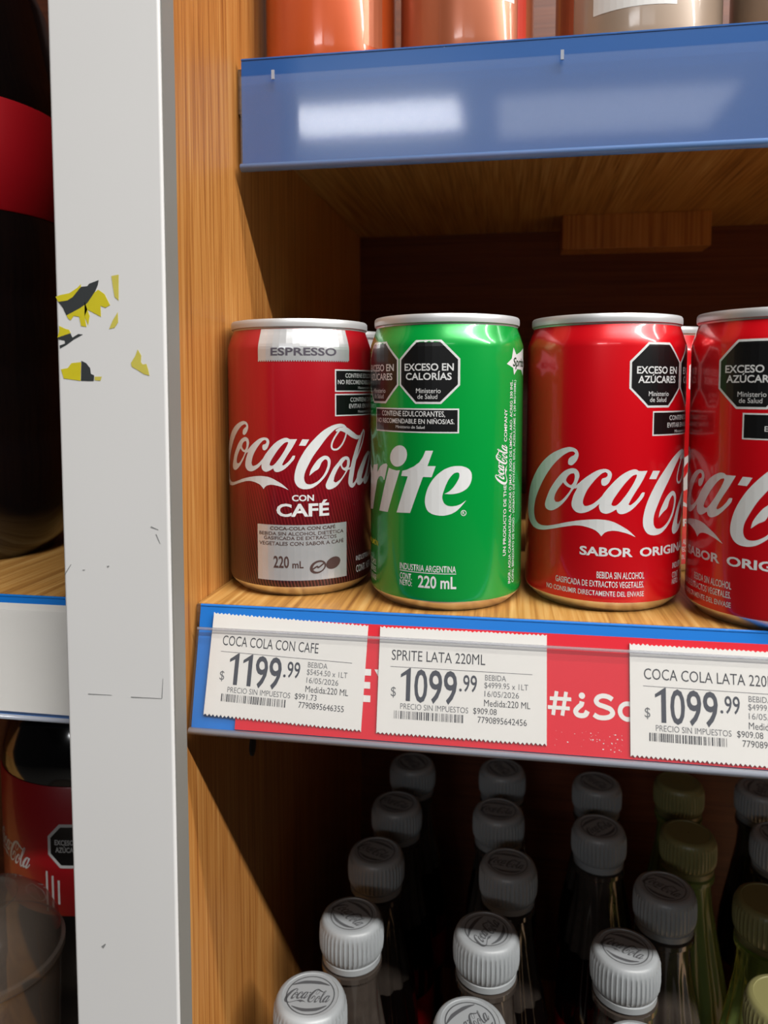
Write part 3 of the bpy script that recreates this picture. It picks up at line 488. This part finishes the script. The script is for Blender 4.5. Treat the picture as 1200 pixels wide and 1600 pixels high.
def make_cola(label, x, y, rot, group=None):
    t = thing('drink_can', label, 'can', (x, y, -.0775), group); t.rotation_euler.z = rot
    can_shell(t, 'coke_red')
    put('script_logo', script_logo(), 'print_white', t, .06)
    words = [list(q) for q in COKE_T[4:]]
    words[0][1:3] = [-10.57, 7.1]; words[1][1:3] = [9.6, 36.4]; words[1][3] = words[0][3] = 20.3; words[1][4] = words[0][4] = 2.95
    texts(t, 'flavour_lettering', [tuple(q) for q in words[:2]], 'print_white')
    texts(t, 'small_lettering', [tuple(q) for q in words[2:]] + INDUSTRIA(25.0), 'print_white')
    warning(t, 15.7, 81.4, 11.05, 10.9, ('EXCESO EN', 'AZÚCARES')); warning(t, 38.2, 81.4, 11.05, 10.9, ('EXCESO EN', 'CALORÍAS'))
    notice(t, 13.3, 48.3, 61.0, 69.3, [('CONTIENE CAFEÍNA,', 20.8, 41.0, 66.2, 1.6, 1), ('EVITAR EN ' + NIN, 19.8, 42.0, 63.7, 1.6, 1), ('Ministerio de Salud', 24.0, 37.6, 61.85, 1.0, 0)])
    return t
def make_lime(label, x, y, rot, group=None):
    t = thing('drink_can', label, 'can', (x, y, -.0775), group); t.rotation_euler.z = rot
    can_shell(t, 'green')
    out = [flat_poly([SPR['dot']]), flat_poly([SPR['i']], False), flat_poly([SPR['r']], False), flat_poly([SPR['t']], False), flat_poly([SPR['e']])]
    out.append(stroke([(-48.5, 44.5), (-51.5, 46.5), (-55.0, 46.0), (-56.5, 43.0), (-53.5, 39.8), (-50.8, 37.0), (-51.8, 32.8), (-55.5, 31.2), (-59.0, 33.5)], [3, 4.2, 4.5, 5, 5.4, 5, 4.5, 4, 2.6]))
    out.append(stroke([(-39.5, 48.0), (-41.0, 42.0), (-43.5, 32.0), (-45.5, 25.5)], [4.6, 4.6, 4.6, 4.6])); out.append(stroke([(-40.5, 46.0), (-36.5, 47.5), (-33.8, 45.5), (-34.2, 40.5), (-36.8, 36.0), (-40.0, 34.2), (-43.0, 35.8)], [2.4, 3, 4, 4.2, 4, 3.2, 2]))
    put('name_lettering', out, 'print_white', t, .06)
    rx, rz = SPR['reg']; ring = [[(rx + r * math.cos(a), rz + r * math.sin(a)) for a in [i * PI / 10 for i in range(20)]] for r in (1.0, .78)]
    put('registered_mark', [flat_poly(ring, False), text_fit('R', rx - .4, rx + .42, rz - .45, .95, 1)], 'print_white', t, .06)
    cx = -3.9; warning(t, cx, 82.4, 10.75, 10.7, ('EXCESO EN', 'CALORÍAS')); warning(t, cx - 21.9, 82.4, 10.75, 10.7, ('EXCESO EN', 'AZÚCARES'))
    notice(t, -28.0, 6.6, 61.9, 70.2, [SPR_T[4], SPR_T[5], SPR_T[6]])
    texts(t, 'small_lettering', [SPR_T[7], SPR_T[8], SPR_T[9], SPR_T[10], ('BEBIDA SIN ALCOHOL', -44.5, -28.3, 13.2, 2.0, 1), ('GASIFICADA DE EXTRACTOS VEGETALES.', -59, -28.3, 10.4, 2.0, 1), ('NO CONSUMIR DIRECTAMENTE DEL ENVASE', -63, -28.3, 7.6, 2.0, 1)], 'print_white')
    put('underline', [rect_bm(-14.4, 5.95, 13.95, 14.2)], 'print_white', t, .07)
    texts(t, 'lime_lettering', [('LIMA-LIMÓN', -39, -26.6, 20.4, 1.9, 1)], 'print_yellow')
    def vert(body, s, z0, z1, h, bo):
        bm = text_fit(body, z0, z1, 0, h, bo)
        for v in bm.verts: v.co = Vector((s - v.co.y, v.co.x, 0))
        return bm
    vs = [vert('UN PRODUCTO DE THE', 25.9, 18.8, 43.5, 1.5, 1), vert('COMPANY', 25.9, 58.6, 69.8, 1.5, 1), vert('INGR.: AGUA CARBONATADA, AZÚCAR O JMAF, JUGO DE LIMÓN, ARO. ACREG 330 INS.,', 29.0, 8.4, 79.8, 1.5, 1), vert('CONS. BENZOATO DE SODIO - SORBATO DE POTASIO, EDUL ACESULFAME K (30 MG/100ML)', 31.4, 8.4, 79.8, 1.5, 1)]
    lg = script_logo(.148, .20, 0, 0)
    for b_ in lg:
        for v in b_.verts: v.co = Vector((26.0 - (v.co.y - 5.6), 45.2 + v.co.x + 4.0, 0))
    put('ingredient_lettering', vs + lg, 'print_white', t, .07)
    star = [(25.4, 85.3), (28.3, 87.2), (29.3, 91.0), (31.5, 88.6), (35.5, 89.8), (39.5, 91.2), (40.2, 87.4), (43.6, 85.0), (40.4, 84.0), (39.6, 81.4), (36.5, 83.4), (32.5, 83.6), (30.0, 81.6), (29.2, 84.0)]
    sk = put('spark_emblem', [poly_bm(star)], 'print_white', t, .06)
    print_on('emblem_lettering', text_fit('Sprite', 29.0, 40.0, 84.6, 3.0, 2, 1., .25), can_r, R, .1, 'print_green', sk)
    return t
def make_coffee(label, x, y, rot, group=None):
    t = thing('drink_can', label, 'can', (x, y, -.0775), group); t.rotation_euler.z = rot
    can_shell(t, 'coffee')
    (sx, sz), (ox, oz) = SIM; put('script_logo', script_logo(1 / sx, 1 / sz, -ox / sx, -oz / sz), 'print_white', t, .06)
    W = [rect_bm(-8.3, 27.0, 86.9, 98.3)]
    tooth = []; x0 = -8.3
    while x0 < 26.6: tooth.append(rect_bm(x0, x0 + .45, 86.5, 86.95)); x0 += .9
    bnd = put('foil_band', W + tooth, 'foil', t, .13)
    texts(t, 'foil_lettering', [tuple(CAF_T[0][:3]) + (88.75, 2.7, 2)], 'print_grey', .19)
    texts(t, 'flavour_lettering', [tuple(q[:6]) for q in CAF_T[1:3]], 'print_white')
    put('foil_window', [rect_bm(-9.4, 25.5, 6.8, 27.3)], 'foil', t, .05)
    bs = [text_fit(*q[:6]) for q in CAF_T[3:]]
    def bean(cx, cz, rx, rz, hollow):
        ell = lambda k, dx=0: [(cx + dx + k * (rx * math.cos(a) * .94 - rz * math.sin(a) * .25), cz + k * (rx * math.cos(a) * .3 + rz * math.sin(a) * .94)) for a in [i * PI / 12 for i in range(24)]]
        return [flat_poly([ell(1.), ell(.72, .25)], False), stroke([(cx - rx * .8, cz - rz * .5), (cx - .4, cz + .2), (cx + .2, cz - .2), (cx + rx * .8, cz + rz * .6)], [.5, .6, .6, .5])] if hollow else [flat_poly([ell(1.)], False)]
    bs += bean(13.6, 11.6, 3.2, 2.4, True) + bean(19.6, 12.6, 3.1, 2.2, False)
    put('foil_window_lettering', bs, 'print_brown', t, .1)
    notice(t, 20.6, 55.0, 75.6, 83.8, [('CONTIENE EDULCORANTES,', 25.2, 50.5, 80.8, 1.6, 1), ('NO RECOMENDABLE EN ' + NIN, 21.8, 53.6, 78.4, 1.6, 1), ('Ministerio de Salud', 32, 43.6, 76.6, 1.0, 0)])
    notice(t, 20.6, 55.0, 66.7, 74.9, [('CONTIENE CAFEÍNA,', 27.6, 48.0, 71.9, 1.6, 1), ('EVITAR EN ' + NIN, 27.0, 49.0, 69.5, 1.6, 1), ('Ministerio de Salud', 32, 43.6, 67.7, 1.0, 0)])
    texts(t, 'small_lettering', [('INDUSTRIA ARGENTINA', 30.6, 50.9, 11.6, 1.9, 1), ('CONT. NETO: 220 mL', 30.6, 50.9, 7.2, 2.6, 1)], 'print_white')
    return t
make_coffee('dark red coffee cola can with silver ESPRESSO band, front of its row', -.0810, .2914, 0)
make_lime('bright green lime soda can, front of its row, facing the shopper', -.0225, .2815, 0)
make_cola('plain red cola can between the green can and the red can at the frame edge', .0352, .2899, 0)
make_cola('red cola can cut off by the right edge of the photo', .0905, .2745, -33.0 / 28.5)
make_coffee('rear can peeking out between the ESPRESSO can and the green can', -.0805, .3510, .1)
make_cola('red cola can behind the gap between the two front red cans', .0600, .3500, .3)

# ------------------------------------------------------------------ cans on the upper shelf (only their lower part is in view)
def upper_can(label, x, y, r, paint, extra=None, rot=0.):
    t = thing('drink_can', label, 'can', (x, y, .128)); h = .118; k = r
    lathe('body', [(k * .985, .006), (k, .010), (k, h - .012), (k * .96, h - .006), (k * .9, h - .002)], paint, t, 64)
    lathe('base', [(.0005, .004), (k * .66, .002), (k * .76, 0), (k * .84, .0006), (k * .93, .003), (k * .985, .006)], 'can_metal', t, 64)
    lathe('lid', [(k * .9, h - .002), (k * .93, h - .001), (k * .93, h + .001), (k * .9, h + .001), (k * .86, h - .003), (.0005, h - .003)], 'can_metal', t, 64)
    for nm, x0, x1, z0, z1, mt in extra or []:
        print_on(nm, rect_bm(x0, x1, z0, z1), lambda z: k * 1000, k * 1000, .08, mt, t)
    t.rotation_euler.z = rot
upper_can('bright orange can at the left end of the upper shelf', -.0778, .3350, .0282, 'orange', [('side_stripe', 20, 30, 11, 104, 'copper')])
upper_can('orange-brown can with pale label patch on the upper shelf', -.0191, .3375, .0282, 'copper', [('label_patch', 2, 22, 24, 90, 'white_lab'), ('slate_patch', 3, 13, 25.5, 60, 'slate'), ('side_stripe', 24, 30, 11, 104, 'stripe_red')])  # the slate area is a blue-grey printed part of the label
upper_can('beige can with copper left side on the upper shelf', .0520, .3450, .0335, 'beige', [('side_panel_print', -52, -32, 11, 104, 'copper'), ('white_band', -22, 10, 17, 26, 'white_lab'), ('teal_patch', -4, 8, 27, 60, 'teal'), ('pink_patch', 9, 16, 24, 60, 'pink')])
upper_can('grey-beige can at the right edge of the upper shelf', .1230, .3430, .0335, 'beige')

# ------------------------------------------------------------------ glass bottles under the price rail
def bottle_flute(a, z): return .05 * math.cos(14 * a) * max(0., min(1., (z - .095) / .02)) * max(0., min(1., (.172 - z) / .015))
BP = [(.0005, .004), (.016, .002), (.0205, .0), (.0222, .004), (.0224, .03), (.0205, .055), (.0215, .068), (.0224, .075), (.0224, .098), (.0222, .108), (.0205, .122), (.0175, .138), (.0150, .152), (.0130, .166), (.0124, .176), (.0124, .180), (.0140, .1815), (.0140, .1838), (.0118, .1845), (.0118, .19)]
def rib(a, z): return (.022 * (1 if math.cos(44 * a) > .1 else -1)) * (1 if .1905 < z < .2015 else 0)
def glass_bottle(body_mat, cap_mat):
    t = thing('glass_bottle', 'bottle', 'bottle')
    lathe('glass_body', BP[:12], body_mat, t, 84, bottle_flute)
    lathe('glass_neck', BP[11:], 'neck_glass' if body_mat == 'cola' else body_mat, t, 84, bottle_flute)
    lb = lathe('label_wrap', [(.0226, .0755), (.0227, .076), (.0227, .0975), (.0226, .098)], 'label_red' if body_mat == 'cola' else 'cap_olive', t, 48)
    cp = lathe('cap', [(.0122, .1850), (.0136, .1853), (.0137, .1880), (.0131, .1884), (.0136, .1888), (.0144, .1908), (.01465, .1935), (.01465, .1975), (.0144, .2010), (.0141, .2028), (.0134, .2042), (.0126, .2048), (.0114, .2050), (.0112, .2047), (.0005, .2047)], cap_mat, t, 176, rib)
    if cap_mat == 'cap':
        ring = [[(r * math.cos(a), r * math.sin(a)) for a in [i * PI / 20 for i in range(40)]] for r in (9.9, 9.4)]
        b_ = [flat_poly(ring, False)] + script_logo(.195, .24, -3.0, -10.2)
        b_ += [stroke([(-8, 5.2), (-3, 6.6), (3, 6.4), (7.5, 5.0)], [.3, 1.6, 1.6, .3]), stroke([(-7, -5.4), (-2.5, -7.2), (3, -7.0), (7, -5.2)], [.3, 1.5, 1.5, .3])]
        bm = join(b_)
        for v in bm.verts: v.co = Vector((v.co.x * .001, v.co.y * .001, .20475))
        me = bpy.data.meshes.new('cap_print'); bm.to_mesh(me); bm.free(); link('cap_print', me, 'cap_ink', cp)
    return t
def copy_tree(o, parent=None):
    c = o.copy(); scene.collection.objects.link(c); c.parent = parent
    for ch in list(o.children): copy_tree(ch, c)
    return c
spots = [(-.0760, .2815, 'capped cola bottle nearest the wooden side panel, cap logo in view'), (-.0690, .3300, 'second cola bottle back along the wooden side panel'), (-.0660, .3800, 'third cola bottle back along the wooden side panel'), (-.0620, .4280, 'fourth cola bottle back along the wooden side panel'), (-.0587, .4775, 'rearmost cola bottle along the wooden side panel'),
    (-.0116, .2785, 'cola bottle in the middle column, its cap cut by the lower frame edge'), (-.0068, .3300, 'second cola bottle back in the middle column, grey-white cap lit'), (.0030, .3810, 'third cola bottle back in the middle column'), (-.0025, .4300, 'fourth cola bottle back in the middle column'), (-.0007, .4790, 'rearmost cola bottle in the middle column'),
    (.0512, .2770, 'front cola bottle right of the middle, barely reaching into the frame'), (.0536, .3288, 'bright-capped cola bottle right of the middle column'), (.0790, .3740, 'cola bottle with a dim cap right of the bright-capped one'), (.0530, .4215, 'second-rearmost cola bottle right of the middle column'), (.0575, .4710, 'rearmost cola bottle right of the middle column'),
    (.1500, .4298, 'cola bottle second from the back at the right frame edge'), (.1560, .4801, 'rearmost cola bottle at the right frame edge')]
proto = glass_bottle('cola', 'cap'); G = 'capped glass cola bottles on the lower shelf'
for i, (x, y, lab) in enumerate(spots):
    o = proto if i == 0 else copy_tree(proto)
    o.location = (x, y, -.45 + EYE); o.rotation_euler.z = .15 if i == 0 else random.uniform(-1.2, 1.2); o['label'] = lab; o['group'] = G
gspots = [(.1010, .4240, 'clear green bottle with olive cap among the cola bottles'), (.1080, .4800, 'rearmost pale bottle between two dark cola bottles'), (.1260, .3720, 'green bottle near the right frame edge, behind the nearest green one'), (.1130, .3100, 'nearest green bottle at the lower right corner')]
gp = glass_bottle('green_glass', 'cap_olive')
for i, (x, y, lab) in enumerate(gspots):
    o = gp if i == 0 else copy_tree(gp)
    o.location = (x, y, -.45 + EYE); o['label'] = lab; o['group'] = 'green glass bottles on the lower shelf'
    if i >= 2: o.location.z = -.45 + EYE; o.scale = (1.05, 1.05, 1.)

# ------------------------------------------------------------------ bottles in the neighbouring bay
def big_bottle(label, x, y, z, r, H, lab0, lab1, marks):
    t = thing('plastic_bottle', label, 'bottle', (x, y, z)); k = r
    def fl(a, zz): return .02 * math.cos(5 * a) if zz < .02 else 0.
    prof = [(.0005, .006), (k * .5, .003), (k * .78, 0), (k * .93, .008), (k * .985, .022), (k, .04)]
    zz = .05
    while zz < lab0 - .01: prof += [(k, zz), (k * .975, zz + .004), (k, zz + .008)]; zz += .032
    s = lab1 + .012
    prof += [(k, lab0 - .004), (k * .975, lab0), (k * .975, lab1), (k, lab1 + .004), (k * .98, s), (k * .86, s + (H - s) * .3), (k * .6, s + (H - s) * .55), (k * .33, s + (H - s) * .72), (.0135, H - .03), (.0135, H - .016)]
    lathe('bottle_body', prof, 'cola_pet', t, 64, fl)
    lb = lathe('label_wrap', [(k * .98, lab0), (k * .988, lab0 + .0005), (k * .988, lab1 - .0005), (k * .98, lab1)], 'label_red', t, 64)
    lathe('cap', [(.0145, H - .018), (.0150, H - .016), (.0150, H - .002), (.0140, H), (.0005, H)], 'tape_black', t, 60, lambda a, q: .012 * math.cos(30 * a))
    rf = lambda q: k * 988
    if marks:
        m = lambda nm, bm, eps, mt: print_on(nm, bm, rf, k * 1000, eps, mt, lb)
        zc_ = (lab0 + lab1) / 2 * 1000
        m('script_logo', join(script_logo(.36, .40, -33.0, zc_ - 22)), .08, 'print_white')
        m('warning_octagon', poly_bm(octagon(8.0, zc_ + 3, 10, 10.5)), .08, 'print_white'); m('octagon_field', poly_bm(octagon(8.0, zc_ + 3, 8.6, 9.1)), .12, 'print_black'); m('octagon_lettering', join([text_fit('EXCESO EN', 1.5, 14.5, zc_ + 3.6, 2.4, 2), text_fit('AZÚCARES', 1.8, 14.2, zc_ + .1, 2.4, 2)]), .16, 'print_white')
        m('small_lettering', join([rect_bm(-3.6 + i * 3.0, -2.6 + i * 3.0, zc_ - 29 + i * 2, zc_ - 9.5 - i * 2) for i in range(3)]), .08, 'print_white')
    return t
big_bottle('large dark bottle with a red label standing left of the white post', -.2570, .3250, -.0775, .050, .335, .153, .2005, False)
big_bottle('dark cola bottle with red printed label low in the neighbouring bay', -.2050, .3560, -.43, .050, .315, .185, .247, True)
tub = thing('plastic_tub', 'clear plastic tub with domed lid at the lower left corner', 'tub', (-.2140, .2730, -.43)); k = .0300
lathe('tub_wall', [(.0005, .003), (k * .7, .001), (k * .74, 0), (k * .78, .004), (k * .97, .190)], 'clear', tub, 72, lambda a, z: .012 * math.cos(24 * a) * (1 if .01 < z < .185 else 0))
lathe('rim', [(k * .97, .190), (k * 1.02, .1905), (k * 1.03, .192), (k * 1.02, .1935), (k * .97, .194)], 'clear', tub, 72)
lathe('dome_lid', [(k * .97, .194), (k * .94, .201), (k * .82, .209), (k * .6, .215), (k * .42, .217), (k * .40, .2155), (.0005, .216)], 'clear', tub, 72)
